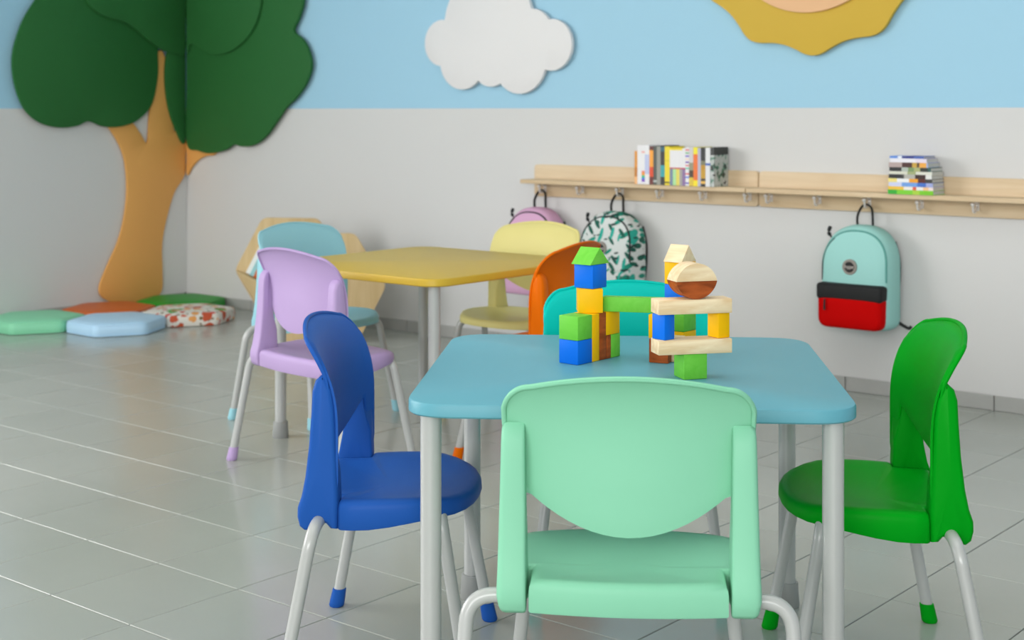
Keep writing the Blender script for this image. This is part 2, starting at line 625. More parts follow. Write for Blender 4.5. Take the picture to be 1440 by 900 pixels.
def make_chair(plastic, label, loc, rz):
    t = thing('school_chair', label, 'chair', loc, rz, "children's plastic chairs around the tables")
    # seat ----------------------------------------------------------
    half = [(0.158, -0.072), (0.158, -0.003), (0.162, 0.0005), (0.2, 0.0005), (0.206, 0.006), (0.207, 0.03), (0.2075, 0.06),
            (0.206, 0.1), (0.202, 0.13), (0.193, 0.163), (0.176, 0.194), (0.150, 0.220), (0.115, 0.238), (0.074, 0.249), (0.03, 0.254)]
    rear = [(-0.158 + 0.316 * i / 10, -0.072 - 0.014 * (1 - (2 * i / 10 - 1) ** 2)) for i in range(1, 10)]
    out = [Vector(p) for p in half] + [Vector((-x, y)) for x, y in reversed(half)] + [Vector(p) for p in rear]
    cc = Vector((0, 0.07))

    def ring(k, z, top):
        r = []
        for p in out:
            q = cc + (p - cc) * k
            cr = (0.002 + 0.006 * k * k) * sm(-0.08, 0.12, q.y) - 0.014 * sm(0.14, 0.258, q.y)
            if top:
                zz = z + cr
            else:
                zz = z + 0.020 * sm(0.03, 0.2, q.y)
            r.append(Vector((q.x, q.y, zz)))
        return r
    bm = bmesh.new()
    add_rings(bm, [ring(0.55, 0.326, 0), ring(0.93, 0.322, 0), ring(0.955, 0.312, 0), ring(0.99, 0.311, 0), ring(1.0, 0.314, 0),
                   ring(1.0, 0.345, 1), ring(0.993, 0.353, 1), ring(0.975, 0.359, 1), ring(0.94, 0.3625, 1), ring(0.88, 0.3625, 1),
                   ring(0.75, 0.359, 1), ring(0.55, 0.354, 1), ring(0.3, 0.350, 1), ring(0.1, 0.349, 1)])
    obj('seat', bm, plastic, t, 50)
    # backrest shell --------------------------------------------------
    bm = bmesh.new()
    NX, NZ, TH = 33, 18, 0.0075
    grid = []
    for side in (0, 1):
        g = []
        for i in range(NX):
            s = sin((-1 + 2 * i / (NX - 1)) * pi / 2)
            x = 0.202 * s
            zt, zb = shell_top(x), shell_bot(x)
            col = []
            for j in range(NZ):
                u = j / (NZ - 1)
                z = zb + (zt - zb) * u
                edge = 0.0
                d = min((zt - z), (z - zb), 0.006) / 0.006
                w = TH * (0.55 + 0.45 * d)
                xx = x
                if abs(s) > 0.985:
                    w *= 0.6
                y = shell_y(x, z)
                # the rim rolls back slightly along the top edge
                y -= 0.006 * sm(0.985, 1.0, u)
                col.append(bm.verts.new((xx, y + (w if side == 0 else 0.0) - TH / 2 + (TH - w) / 2, z)))
            g.append(col)
        grid.append(g)
    for g in grid:
        for i in range(NX - 1):
            for j in range(NZ - 1):
                bm.faces.new((g[i][j], g[i + 1][j], g[i + 1][j + 1], g[i][j + 1]))
    A, B = grid
    for i in range(NX - 1):
        for j in (0, NZ - 1):
            bm.faces.new((A[i][j], A[i + 1][j], B[i + 1][j], B[i][j]))
    for j in range(NZ - 1):
        for i in (0, NX - 1):
            bm.faces.new((A[i][j], A[i][j + 1], B[i][j + 1], B[i][j]))
    # rolled rim around the top of the shell
    rim = []
    for i in range(61):
        s = sin((-1 + 2 * i / 60) * pi / 2)
        x = 0.2005 * s
        z = shell_top(x) - 0.002
        rim.append(Vector((x, shell_y(x, z) - 0.005, z)))
    for k in range(1, 6):
        for sg in (-1, 1):
            z = 0.618 - 0.011 * k
            v = Vector((sg * 0.2005, shell_y(0.2, z) - 0.003 - 0.0012 * k, z))
            if sg < 0:
                rim.insert(0, v)
            else:
                rim.append(v)
    nr_ = len(rim)
    add_tube(bm, rim, [0.0046 * min(1, 0.35 + min(i, nr_ - 1 - i) / 6) for i in range(nr_)], 8)
    obj('backrest', bm, plastic, t, 60)
    # uprights ---------------------------------------------------------
    prof = [(0.0, 0.3125), (0.001, 0.352), (0.0015, 0.372), (-0.0005, 0.42), (-0.003, 0.47), (-0.006, 0.54), (-0.011, 0.575), (-0.022, 0.603), (-0.031, 0.606), (-0.044, 0.594),
            (-0.050, 0.574), (-0.052, 0.53), (-0.056, 0.47), (-0.063, 0.41), (-0.070, 0.374), (-0.0775, 0.352), (-0.078, 0.335),
            (-0.074, 0.316), (-0.064, 0.308), (-0.052, 0.309), (-0.044, 0.318), (-0.033, 0.326), (-0.022, 0.322), (-0.014, 0.3125)]
    for sx in (-1, 1):
        bm = bmesh.new()
        cy, cz = -0.03, 0.43

        def xs(y, z, o):
            k = (z - 0.31) / 0.3
            if o:
                return 0.2105 - 0.0065 * k - 0.004 * sm(0.34, 0.31, z)
            return 0.1625 + 0.004 * k

        def pr(ins, which, dx):
            r = []
            n = len(prof)
            for i, (y, z) in enumerate(prof):
                a, b = Vector(prof[i - 1]), Vector(prof[(i + 1) % n])
                tng = (b - a).normalized()
                nr = Vector((-tng.y, tng.x))
                p = Vector((y, z)) + nr * ins
                lim = shell_y(xs(y, z, which), z) - 0.0025 + 0.02 * (1 - sm(0.42, 0.49, z))
                if p.x > lim and z > 0.42:
                    p.x = lim
                r.append(Vector((sx * (xs(y, z, which) + dx), p.x, p.y)))
            return r
        add_rings(bm, [pr(0.005, 0, 0.0), pr(0.0015, 0, 0.0012), pr(0.0, 0, 0.005), pr(0.0, 1, -0.011), pr(0.0012, 1, -0.006), pr(0.0045, 1, -0.002), pr(0.009, 1, 0.0)])
        obj('upright', bm, plastic, t, 50)
    # legs with rubber feet ---------------------------------------------
    for sx in (-1, 1):
        for path in ([(0.165, -0.036, 0.327), (0.259, -0.036, 0.327), (0.276, -0.098, 0.0)],
                     [(0.10, 0.185, 0.338), (0.172, 0.194, 0.338), (0.212, 0.254, 0.0)]):
            p = [Vector((sx * a, b, c)) for a, b, c in path]
            bm = bmesh.new()
            add_tube(bm, fillet(p[:2] + [p[2] + (p[1] - p[2]).normalized() * 0.006], 0.055, 9), 0.0122, 16)
            lg = obj('leg', bm, M_STEEL, t, 60)
            ax = (p[1] - p[2]).normalized()
            bm = bmesh.new()
            c = p[2]
            rings = []
            for r, h in ((0.0145, 0.0), (0.0172, 0.004), (0.0168, 0.012), (0.0152, 0.04), (0.0128, 0.041)):
                rr = []
                for j in range(18):
                    th = 2 * pi * j / 18
                    s = c + ax * (h / ax.z)
                    rr.append(Vector((s.x + r * cos(th), s.y + r * sin(th), h)))
                rings.append(rr)
            add_rings(bm, rings)
            obj('rubber_foot', bm, plastic, lg, 50)
    return t


def recolor(t, plastic):
    for ch in t.children_recursive:
        if ch.name.split('.')[0] in ('seat', 'backrest', 'upright', 'rubber_foot'):
            ch.material_slots[0].link = 'OBJECT'
            ch.material_slots[0].material = plastic


def plastic(name, col, spec=0.12):
    return plain(name, col, 0.42, spec=spec, bump=0.04, gscale=900)


P = {
    'mint': plastic('mint_plastic', rgb(136, 203, 170)),
    'blue': plastic('royal_blue_plastic', rgb(34, 86, 168), 0.08),
    'green': plastic('bright_green_plastic', rgb(0, 148, 24), 0.05),
    'teal': plastic('turquoise_plastic', rgb(0, 184, 172), 0.08),
    'lilac': plastic('lilac_plastic', rgb(179, 155, 199)),
    'sky': plastic('pale_blue_plastic', rgb(148, 200, 212)),
    'lemon': plastic('pale_yellow_plastic', rgb(216, 206, 136)),
    'orange': plastic('orange_plastic', rgb(228, 106, 0), 0.08),
}
D0 = 0.555
ub = Vector((cos(TB_RZ), sin(TB_RZ), 0))
vb = Vector((-sin(TB_RZ), cos(TB_RZ), 0))
spots = [
    ('mint', TB - vb * D0 - ub * 0.004, TB_RZ, 'mint green plastic chair in the foreground with its back to the camera'),
    ('blue', TB - ub * D0, TB_RZ - pi / 2, 'royal blue plastic chair on the left side of the blue table'),
    ('green', TB + ub * D0, TB_RZ + pi / 2, 'bright green plastic chair on the right side of the blue table'),
    ('teal', TB + vb * D0, TB_RZ + pi, 'turquoise plastic chair behind the blue table and the toy blocks'),
    ('lilac', Vector((-3.3187, 3.028, 0)), -radians(6.5), 'lilac plastic chair at the near left side of the yellow table'),
    ('sky', TY + Vector((-D0 - 0.052, 0, 0)), -pi / 2, 'pale blue plastic chair behind the lilac chair at the yellow table'),
    ('lemon', TY + Vector((0, D0, 0)), pi, 'pale yellow plastic chair on the far side of the yellow table'),
    ('orange', Vector((-2.842, 3.674, 0)), pi / 2 + radians(11), 'orange plastic chair at the near right side of the yellow table'),
]
first = None
for key, loc, rz, label in spots:
    if first is None:
        first = make_chair(P[key], label, loc, rz)
        t = first
    else:
        t = copy_tree(first)
        t.location = loc
        t.rotation_euler = (0, 0, rz)
        t['label'] = label
    recolor(t, P[key])

# ------------------------------------------------------------------ toy blocks (camera-side coordinates of the table top, in metres)
ZT = 0.5955
B_GREEN = wood('green_stained_block', rgb(104, 194, 60), rgb(116, 202, 72), (60, 8, 60), 0.5, spec=0.2)
B_BLUE = plain('blue_painted_block', rgb(0, 108, 222), 0.5, spec=0.2)
B_YELLOW = plain('yellow_painted_block', rgb(246, 186, 0), 0.5, spec=0.2, grain=0.04, gscale=40)
B_TAN = wood('natural_beech_block', rgb(226, 194, 150), rgb(244, 222, 186), (12, 70, 70), 0.5)
B_BROWN = wood('red_brown_padauk_block', rgb(132, 60, 22), rgb(190, 92, 38), (14, 60, 60), 0.45, spec=0.25)
GRP = 'wooden toy blocks of the castle on the blue table'
S0 = 0.0485


def block(name, label, mat, lat, dep, z, size, ang, cat='toy block'):
    """lat/dep = centre of the base, z = base above the table top, ang = angle of the long side against the camera's right"""
    o = obj(name, box((0, 0, size[2] / 2), size, None, 0.0013, 2), mat, None, 30)
    o.location = W(lat, dep, ZT + z)
    o.rotation_euler = (0, 0, YAW + radians(ang))
    return tag(o, label, cat, GRP)


def prism(name, label, mat, lat, dep, z, length, width, height, ang):
    """triangular roof block: ridge along local x"""
    bm = bmesh.new()
    rows = []
    for x in (-length / 2, length / 2):
        rows.append([bm.verts.new((x, -width / 2, 0)), bm.verts.new((x, width / 2, 0)), bm.verts.new((x, 0, height))])
    a, b = rows
    bm.faces.new(a)
    bm.faces.new(b)
    for i in range(3):
        bm.faces.new((a[i], a[(i + 1) % 3], b[(i + 1) % 3], b[i]))
    bmesh.ops.bevel(bm, geom=list(bm.edges), offset=0.0009, segments=2, profile=0.5, affect='EDGES')
    o = obj(name, bm, mat, None, 30)
    o.location = W(lat, dep, ZT + z)
    o.rotation_euler = (0, 0, YAW + radians(ang))
    return tag(o, label, 'toy block', GRP)


AN = 50.0
KA = (0.1332, 2.911)


def row(a0, a1, b0=0.0, b1=S0):
    am, bmid = (a0 + a1) / 2, (b0 + b1) / 2
    c, s = cos(radians(AN)), sin(radians(AN))
    return KA[0] + am * c - bmid * s, KA[1] + am * s + bmid * c


g = 0.0004
l, d = row(0, S0)
block('cube_block', 'blue cube at the foot of the left tower, nearest the table corner', B_BLUE, l, d, 0, (S0, S0, S0), AN)
block('cube_block', 'light green cube resting on the blue foot cube of the left tower', B_GREEN, l, d, S0 + g, (S0, S0, S0), AN)
l, d = row(S0 + g, S0 + 0.0245)
block('plank_block', 'yellow upright plank between the left cubes and the brown plank', B_YELLOW, l, d, 0, (0.0241, S0, 2 * S0 + g), AN)
l, d = row(S0 + 0.025, S0 + 0.049)
block('plank_block', 'dark brown upright plank beside the yellow upright plank', B_BROWN, l, d, 0, (0.0241, S0, 2 * S0 + g), AN)
l, d = row(S0 + 0.0495, S0 + 0.0655)
block('plank_block', 'short brown plank between the tall brown plank and the far green cube', B_BROWN, l, d, 0, (0.0156, S0, S0), AN)
l, d = row(S0 + 0.066, 2 * S0 + 0.0495)
block('cube_block', 'green cube on the table at the far end of the left tower row', B_GREEN, l, d, 0, (S0 - 0.0169, S0, S0), AN)
l, d = row(S0 + 0.0495, 2 * S0 + 0.0495)
block('cube_block', 'yellow cube on the far green cube, under the green beam', B_YELLOW, l - 0.001, d - 0.002, S0 + g, (S0, S0, S0), AN)
block('cube_block', 'yellow cube in the left tower directly under the blue cube', B_YELLOW, 0.1613, 2.9905, 2 * S0 + 2 * g, (0.051, 0.049, 0.049), 2)
block('cube_block', 'blue cube directly under the green roof of the left tower', B_BLUE, 0.1635, 2.9995, 2 * S0 + 0.049 + 3 * g, (S0, S0, 0.049), AN)
prism('roof_block', 'green triangular roof block on top of the left tower', B_GREEN, 0.1632, 3.0005, 2 * S0 + 0.098 + 4 * g, 0.050, 0.067, 0.0345, AN - 90)
# bridge and its hidden support
block('beam_block', 'green beam bridging the left tower and the right tower', B_GREEN, 0.2545, 2.990, 2 * S0 + 2 * g, (0.132, 0.03, 0.030), -14)
block('cube_block', 'red brown wooden block on the table under the bridge end', B_BROWN, 0.305, 2.951, 0, (0.041, 0.030, S0), -24)
block('cube_block', 'pale beech cube on the table just behind the red brown block', B_TAN, 0.3375, 2.970, 0, (0.028, 0.046, S0), -24)
block('cube_block', 'yellow cube above the red brown block carrying the bridge end', B_YELLOW, 0.3065, 2.957, S0 + g, (0.043, 0.036, S0), -24)
# rear tower
RL, RD = 0.358, 3.062
block('cube_block', 'yellow cube at the foot of the rear tower', B_YELLOW, RL, RD, 0, (S0, S0, S0), AN)
block('cube_block', 'green cube seen through the gap between the two pale beams', B_GREEN, RL, RD, S0 + g, (S0, S0, S0), AN)
block('cube_block', 'blue cube of the rear tower behind the rocking lens', B_BLUE, RL, RD, 2 * S0 + 2 * g, (S0, S0, 0.049), AN)
block('cube_block', 'yellow cube under the pale roof of the rear tower', B_YELLOW, RL, RD, 2 * S0 + 0.049 + 3 * g, (S0, S0, 0.047), AN)
prism('roof_block', 'pale beech triangular roof block on top of the rear tower', B_TAN, RL - 0.001, RD, 2 * S0 + 0.096 + 4 * g, 0.046, 0.058, 0.036, AN - 90)
# balanced front structure
A2 = 13.0
c2, s2 = cos(radians(A2)), sin(radians(A2))
BL0, BD0 = 0.279, 2.738          # front left lower corner of the beams


def fr(a, b):
    return BL0 + a * c2 - b * s2, BD0 + a * s2 + b * c2


l, d = fr(0.0745, 0.029)
block('cube_block', 'light green cube on the table carrying the balanced pale beams', B_GREEN, l, d, 0, (S0, S0, S0), 17)
l, d = fr(0.0745, 0.0235)
BEAM = (0.149, 0.047, 0.0275)
block('beam_block', 'lower pale beech beam balanced on the light green cube', B_TAN, l, d, S0 + g, BEAM, A2)
z1 = S0 + g + 0.0275 + g
l, d = fr(0.0175, 0.0235)
block('pillar_block', 'blue pillar block at the left between the two pale beams', B_BLUE, l, d, z1, (0.027, 0.034, 0.0485), A2 + 26)
l, d = fr(0.1305, 0.0245)
block('pillar_block', 'yellow pillar block at the right between the two pale beams', B_YELLOW, l, d, z1, (0.0275, 0.034, 0.0485), A2 + 18)
z2 = z1 + 0.0485 + g
l, d = fr(0.0745, 0.0235)
block('beam_block', 'upper pale beech beam carrying the rocking lens', B_TAN, l, d, z2, BEAM, A2)
z3 = z2 + 0.0275 + g


def segment_block(label, mat, lat, dep, zc, up, ang):
    """half of a lens: circular segment, flat face at zc"""
    w, h, dp = 0.0425, 0.0340, 0.046
    R = (w * w + h * h) / (2 * h)
    bm = bmesh.new()
    pts = []
    a0 = atan2(R - h, w)
    for i in range(25):
        a = a0 + (pi - 2 * a0) * i / 24
        pts.append((R * cos(a), (R * sin(a) - (R - h))))
    ra = [bm.verts.new((x, -dp / 2, z * up)) for x, z in pts]
    rb = [bm.verts.new((x, dp / 2, z * up)) for x, z in pts]
    n = len(pts)
    bm.faces.new(ra)
    bm.faces.new(rb)
    for i in range(n):
        bm.faces.new((ra[i], ra[(i + 1) % n], rb[(i + 1) % n], rb[i]))
    o = obj('half_round_block', bm, mat, None, 30)
    o.location = W(lat, dep, zc)
    o.rotation_euler = (0, 0, YAW + radians(ang))
    return tag(o, label, 'toy block', GRP)


l, d = fr(0.076, 0.0245)
zc = ZT + z3 + 0.0342
segment_block('red brown half round block, lower half of the rocking lens', B_BROWN, l, d, zc, -1, A2 + 4)
segment_block('pale half round block, upper half of the rocking lens', B_TAN, l, d, zc + 0.0004, 1, A2 + 4)


# ------------------------------------------------------------------ wall shelf with coat hooks
ZB0, ZB1 = 0.714, 0.861
SH_Y = 5.132
ZP = 0.795
units = [(-4.192, -3.008), (-3.003, -1.819)]
hook_px = [[763, 815.7, 871.5, 927.9, 988.5, 1051.3], [1081.2, 1149.3, 1219.5, 1293.6, 1371.7, 1455.0]]
hooks = []
for ui, (xa, xb) in enumerate(units):
    t = thing('coat_rack_shelf', ('left' if ui == 0 else 'right') + ' pale birch wall shelf with a row of chrome coat hooks', 'shelf',
              ((xa + xb) / 2, YB, ZB0), 0, 'birch shelves with coat hooks on the back wall')
    L = xb - xa
    out = round_poly([(-L / 2, 0), (L / 2, 0), (L / 2, ZB1 - ZB0), (-L / 2, ZB1 - ZB0)], 0.018, 6)
    obj('back_board', slab([(p.x, -0.0003, p.y) for p in out], (0, -1, 0), 0.018, 0.002), M_SHELF, t, 30)
    dep = YB - 0.0183 - SH_Y
    obj('shelf_board', box((0, -0.0186 - dep / 2, ZP - ZB0 - 0.009), (L, dep, 0.018), None, 0.002, 2), M_SHELF, t, 30)
    for px in hook_px[ui]:
        X = on_back(px, 270, 5.215).x
        hooks.append(X)
        hx = X - (xa + xb) / 2
        bm = bmesh.new()
        add_box(bm, (hx, -0.0204, 0.040), (0.013, 0.0036, 0.034), None, 0.0016, 2)
        add_tube(bm, fillet([(hx, -0.019, 0.040), (hx, -0.030, 0.036), (hx, -0.038, 0.021), (hx, -0.061, 0.021), (hx, -0.066, 0.048)], 0.008, 5), 0.0046, 10)
        bmesh.ops.create_uvsphere(bm, u_segments=10, v_segments=8, radius=0.009, matrix=Matrix.Translation((hx, -0.066, 0.050)))
        add_tube(bm, fillet([(hx, -0.02, 0.046), (hx, -0.034, 0.053), (hx, -0.038, 0.060)], 0.01, 4), 0.0042, 10)
        obj('coat_hook', bm, M_CHROME, t, 60)

# ------------------------------------------------------------------ books
WHITE, BLK, CREAM = rgb(232, 230, 232), rgb(28, 30, 32), rgb(214, 210, 196)


def book(size, cover, label, group, loc, rz=0, lying=False, cover_r=None):
    """standing: x = thickness, y = depth (spine at -y), z = height. lying: x = spine length, y = depth, z = thickness"""
    sx, sy, sz = size
    t = thing('book', label, 'book', loc, rz, group)
    c = 0.0014
    bm = bmesh.new()
    if not lying:
        add_box(bm, (-sx / 2 + c / 2, 0, sz / 2), (c, sy, sz))
        add_box(bm, (sx / 2 - c / 2, 0, sz / 2), (c, sy, sz))
        add_box(bm, (0, -sy / 2 + c / 2, sz / 2), (sx - 2 * c, c, sz))
        pg = box((0, c / 2 - 0.001, sz / 2), (sx - 2 * c, sy - c - 0.002, sz - 0.004))
    else:
        add_box(bm, (0, 0, c / 2), (sx, sy, c))
        add_box(bm, (0, 0, sz - c / 2), (sx, sy, c))
        add_box(bm, (0, -sy / 2 + c / 2, sz / 2), (sx, c, sz - 2 * c))
        pg = box((0, c / 2 - 0.001, sz / 2), (sx - 0.004, sy - c - 0.002, sz - 2 * c))
    obj('cover', bm, cover, t, None)
    obj('pages', pg, M_PAGE, t, None)
    return t


OR, YE, GY_, DG = rgb(226, 140, 40), rgb(238, 214, 20), rgb(150, 150, 140), rgb(70, 76, 70)
standing = [  # left px, right px (on the zoomed strip, scale 9 from x=880), height, bands from the bottom, label
    (110, 146, 0.142, [(0, rgb(238, 180, 120)), (0.22, rgb(196, 120, 20)), (0.5, rgb(222, 146, 40))], 'short orange book at the left end of the upright row'),
    (146, 200, 0.168, [(0, WHITE)], 'wide white book beside the short orange one'),
    (200, 240, 0.168, [(0, WHITE), (0.06, rgb(130, 80, 190)), (0.12, rgb(60, 120, 220)), (0.17, rgb(60, 190, 130)), (0.23, rgb(240, 150, 60)), (0.31, rgb(230, 120, 120)), (0.34, WHITE), (0.8, rgb(230, 160, 150)), (0.84, WHITE)], 'white book with a rainbow strip near its foot'),
    (240, 298, 0.168, [(0, WHITE), (0.26, rgb(190, 196, 228)), (0.76, WHITE)], 'white book with blue lettering left of the red and orange one'),
    (298, 348, 0.163, [(0, rgb(104, 30, 22)), (0.2, rgb(222, 70, 16)), (0.46, rgb(244, 160, 40)), (0.9, rgb(96, 28, 22))], 'orange and dark red book among the upright books'),
    (348, 390, 0.165, [(0, DG), (0.06, rgb(180, 184, 180)), (0.12, DG)], 'dark grey book right of the orange and red one'),
    (390, 440, 0.163, [(0, GY_)], 'plain beige grey book left of the black and teal one'),
    (440, 492, 0.168, [(0, BLK), (0.2, rgb(40, 160, 168)), (0.5, BLK), (0.84, rgb(20, 92, 110)), (0.96, BLK)], 'black book with teal blocks on its spine'),
    (492, 556, 0.164, [(0, YE), (0.05, rgb(60, 50, 10)), (0.085, YE), (0.62, rgb(206, 184, 10)), (0.64, YE)], 'bright yellow book with a dark dot at its foot'),
    (556, 594, 0.158, [(0, rgb(118, 134, 160)), (0.44, rgb(196, 40, 70)), (0.475, WHITE), (0.94, YE)], 'slim volume, white above and slate blue below'),
    (594, 636, 0.158, [(0, rgb(172, 222, 160)), (0.44, rgb(196, 40, 70)), (0.475, WHITE), (0.94, YE)], 'slim volume, white above and pale green below'),
    (636, 680, 0.158, [(0, rgb(226, 212, 96)), (0.44, rgb(196, 40, 70)), (0.475, WHITE), (0.94, YE)], 'slim volume, white above and soft yellow below'),
    (680, 716, 0.158, [(0, rgb(164, 158, 156)), (0.44, rgb(196, 40, 70)), (0.475, WHITE), (0.94, YE)], 'slim volume, white above and warm grey below'),
    (716, 754, 0.158, [(0, rgb(140, 110, 160)), (0.44, rgb(196, 40, 70)), (0.475, WHITE)], 'slim volume, white above and purple below'),
    (754, 800, 0.162, [(0, WHITE), (0.05, rgb(110, 100, 190)), (0.09, WHITE), (0.2, rgb(90, 120, 220)), (0.24, WHITE), (0.29, rgb(220, 90, 100)), (0.33, WHITE), (0.43, rgb(70, 190, 160)), (0.47, WHITE), (0.51, rgb(220, 80, 90)), (0.54, WHITE), (0.59, rgb(110, 60, 170)), (0.63, WHITE), (0.68, rgb(244, 190, 150)), (0.7, WHITE), (0.75, rgb(120, 100, 200)), (0.79, WHITE), (0.83, rgb(90, 170, 110)), (0.87, WHITE), (0.91, rgb(220, 110, 110)), (0.95, WHITE)], 'white book with a ladder of coloured dashes'),
    (800, 854, 0.163, [(0, rgb(220, 190, 60)), (0.22, rgb(70, 50, 30)), (0.4, rgb(150, 146, 120)), (0.6, rgb(206, 202, 204))], 'grey book with a brown picture and yellow foot'),
    (854, 910, 0.163, [(0, rgb(246, 222, 20)), (0.15, rgb(238, 116, 40)), (0.82, rgb(240, 224, 30))], 'orange book with yellow ends on its spine'),
    (910, 948, 0.160, [(0, rgb(186, 184, 204))], 'plain lavender grey book beside the orange and yellow one'),
    (948, 1008, 0.162, [(0, BLK), (0.07, rgb(230, 180, 80)), (0.14, BLK), (0.2, rgb(196, 150, 30)), (0.42, rgb(190, 140, 20)), (0.55, rgb(120, 120, 90)), (0.66, BLK)], 'black and gold book left of the white one with a dot'),
    (1008, 1068, 0.162, [(0, rgb(224, 224, 226)), (0.54, rgb(40, 90, 180)), (0.6, rgb(224, 224, 226))], 'white book with a blue dot on its spine'),
]
xcur = None
bd = 0.113
yb_ = YB - 0.0190 - bd / 2
for i, (pa, pb, h, stops, label) in enumerate(standing):
    xa = on_back(880 + pa / 9, 250, yb_ - bd / 2).x
    xb = on_back(880 + pb / 9, 250, yb_ - bd / 2).x
    m = banded('cover_print', 'Z', stops)
    book((xb - xa - 0.0006, bd, h), m, label, 'books standing on the left wall shelf', ((xa + xb) / 2, yb_, ZP + 0.0003))
# right end book with its picture cover towards the camera
xa = on_back(880 + 1070 / 9, 250, yb_ - bd / 2).x
xb = xa + 0.018


def picture_cover():
    m, nt, b = nodes('picture_cover')
    b.inputs['Roughness'].default_value = 0.4
    tc = nt.nodes.new('ShaderNodeTexCoord')
    sp = nt.nodes.new('ShaderNodeSeparateXYZ')
    n = nt.nodes.new('ShaderNodeTexNoise')
    n.inputs['Scale'].default_value = 32
    n.inputs['Detail'].default_value = 2
    r = nt.nodes.new('ShaderNodeValToRGB')
    r.color_ramp.interpolation = 'CONSTANT'
    e = r.color_ramp.elements
    e[0].position, e[0].color = 0, rgb(40, 46, 44)
    e[1].position, e[1].color = 0.45, rgb(176, 182, 178)
    for p, c in ((0.40, rgb(60, 120, 96)), (0.60, rgb(206, 208, 206)), (0.66, rgb(60, 64, 62))):
        q = e.new(p)
        q.color = c
    r2 = nt.nodes.new('ShaderNodeValToRGB')
    r2.color_ramp.interpolation = 'CONSTANT'
    r2.color_ramp.elements[0].color = (0, 0, 0, 1)
    r2.color_ramp.elements[1].position = 0.8
    r2.color_ramp.elements[1].color = (1, 1, 1, 1)
    mx = nt.nodes.new('ShaderNodeMix')
    mx.data_type = 'RGBA'
    mx.inputs[7].default_value = rgb(38, 42, 40)
    nt.links.new(tc.outputs['Object'], n.inputs['Vector'])
    nt.links.new(n.outputs['Fac'], r.inputs['Fac'])
    nt.links.new(tc.outputs['Generated'], sp.inputs['Vector'])
    nt.links.new(sp.outputs['Z'], r2.inputs['Fac'])
    nt.links.new(r2.outputs['Color'], mx.inputs[0])
    nt.links.new(r.outputs['Color'], mx.inputs[6])
    nt.links.new(mx.outputs[2], b.inputs['Base Color'])
    return m


book((0.0172, bd, 0.164), picture_cover(), 'book with a dark grey picture cover at the right end of the row', 'books standing on the left wall shelf', ((xa + xb) / 2, yb_, ZP + 0.0003))

# lying stack on the right shelf: (spine length, thickness, x shift, bands along the spine, label), from the bottom
stack = [
    (0.180, 0.0165, 0.000, [(0, rgb(40, 170, 40)), (0.2, rgb(120, 206, 40)), (0.55, rgb(170, 210, 60)), (0.7, rgb(120, 200, 30))], 'lime green book at the bottom of the lying stack'),
    (0.178, 0.0125, 0.001, [(0, rgb(236, 190, 60)), (0.35, rgb(240, 232, 222)), (0.55, rgb(226, 90, 60)), (0.63, rgb(240, 236, 232)), (0.78, rgb(240, 190, 140)), (0.9, rgb(240, 220, 216))], 'yellow and white book second from the bottom of the stack'),
    (0.175, 0.0155, 0.003, [(0, rgb(206, 212, 240)), (0.3, rgb(110, 160, 226)), (0.65, rgb(60, 110, 200)), (0.85, rgb(160, 170, 220))], 'light blue book third from the bottom of the stack'),
    (0.174, 0.0140, 0.002, [(0, rgb(240, 222, 130)), (0.2, rgb(238, 238, 238)), (0.48, rgb(240, 160, 30)), (0.68, rgb(90, 30, 20)), (0.85, rgb(60, 60, 60))], 'book with a yellow white orange and dark spine in the stack'),
    (0.170, 0.0155, 0.004, [(0, BLK), (0.3, rgb(60, 60, 58)), (0.36, rgb(180, 178, 170)), (0.62, rgb(50, 24, 20)), (0.86, rgb(226, 226, 222))], 'black book in the middle of the lying stack'),
    (0.168, 0.0110, 0.008, [(0, rgb(216, 216, 200)), (0.42, rgb(160, 170, 120)), (0.62, rgb(220, 220, 208))], 'cream book above the black book in the stack'),
    (0.164, 0.0150, 0.006, [(0, BLK), (0.3, rgb(180, 190, 180)), (0.46, rgb(120, 150, 96)), (0.6, rgb(170, 176, 120)), (0.75, rgb(34, 44, 36)), (0.93, rgb(40, 90, 86))], 'black and green book fourth from the top of the stack'),
    (0.156, 0.0180, 0.004, [(0, rgb(180, 160, 156)), (0.34, rgb(70, 30, 24)), (0.6, rgb(200, 160, 60)), (0.72, rgb(80, 60, 40)), (0.78, rgb(238, 170, 70)), (0.96, rgb(160, 180, 220))], 'brown and orange book third from the top of the stack'),
    (0.146, 0.0150, 0.008, [(0, rgb(234, 232, 240)), (0.7, rgb(226, 216, 232))], 'plain white book second from the top of the stack'),
    (0.136, 0.0085, 0.007, [(0, rgb(90, 140, 220)), (0.24, rgb(230, 236, 250)), (0.36, rgb(20, 40, 130)), (0.7, rgb(70, 100, 180))], 'thin blue book on top of the lying stack'),
]
xs0 = on_back(1248.3, 265, yb_ - 0.056).x
z = ZP + 0.0003
for (L, th, dx, stops, label) in stack:
    m = banded('cover_print', 'X', stops)
    book((L, 0.110 - random.random() * 0.006, th), m, label, 'books lying in a stack on the right wall shelf', (xs0 + dx + L / 2, yb_ - 0.001, z), radians(random.uniform(-1.2, 1.2)) * 0, True)
    z += th + 0.0003


# ------------------------------------------------------------------ backpacks
def fabric(name, col):
    return plain(name, col, 0.8, grain=0.05, gscale=500, bump=0.25, spec=0.1)


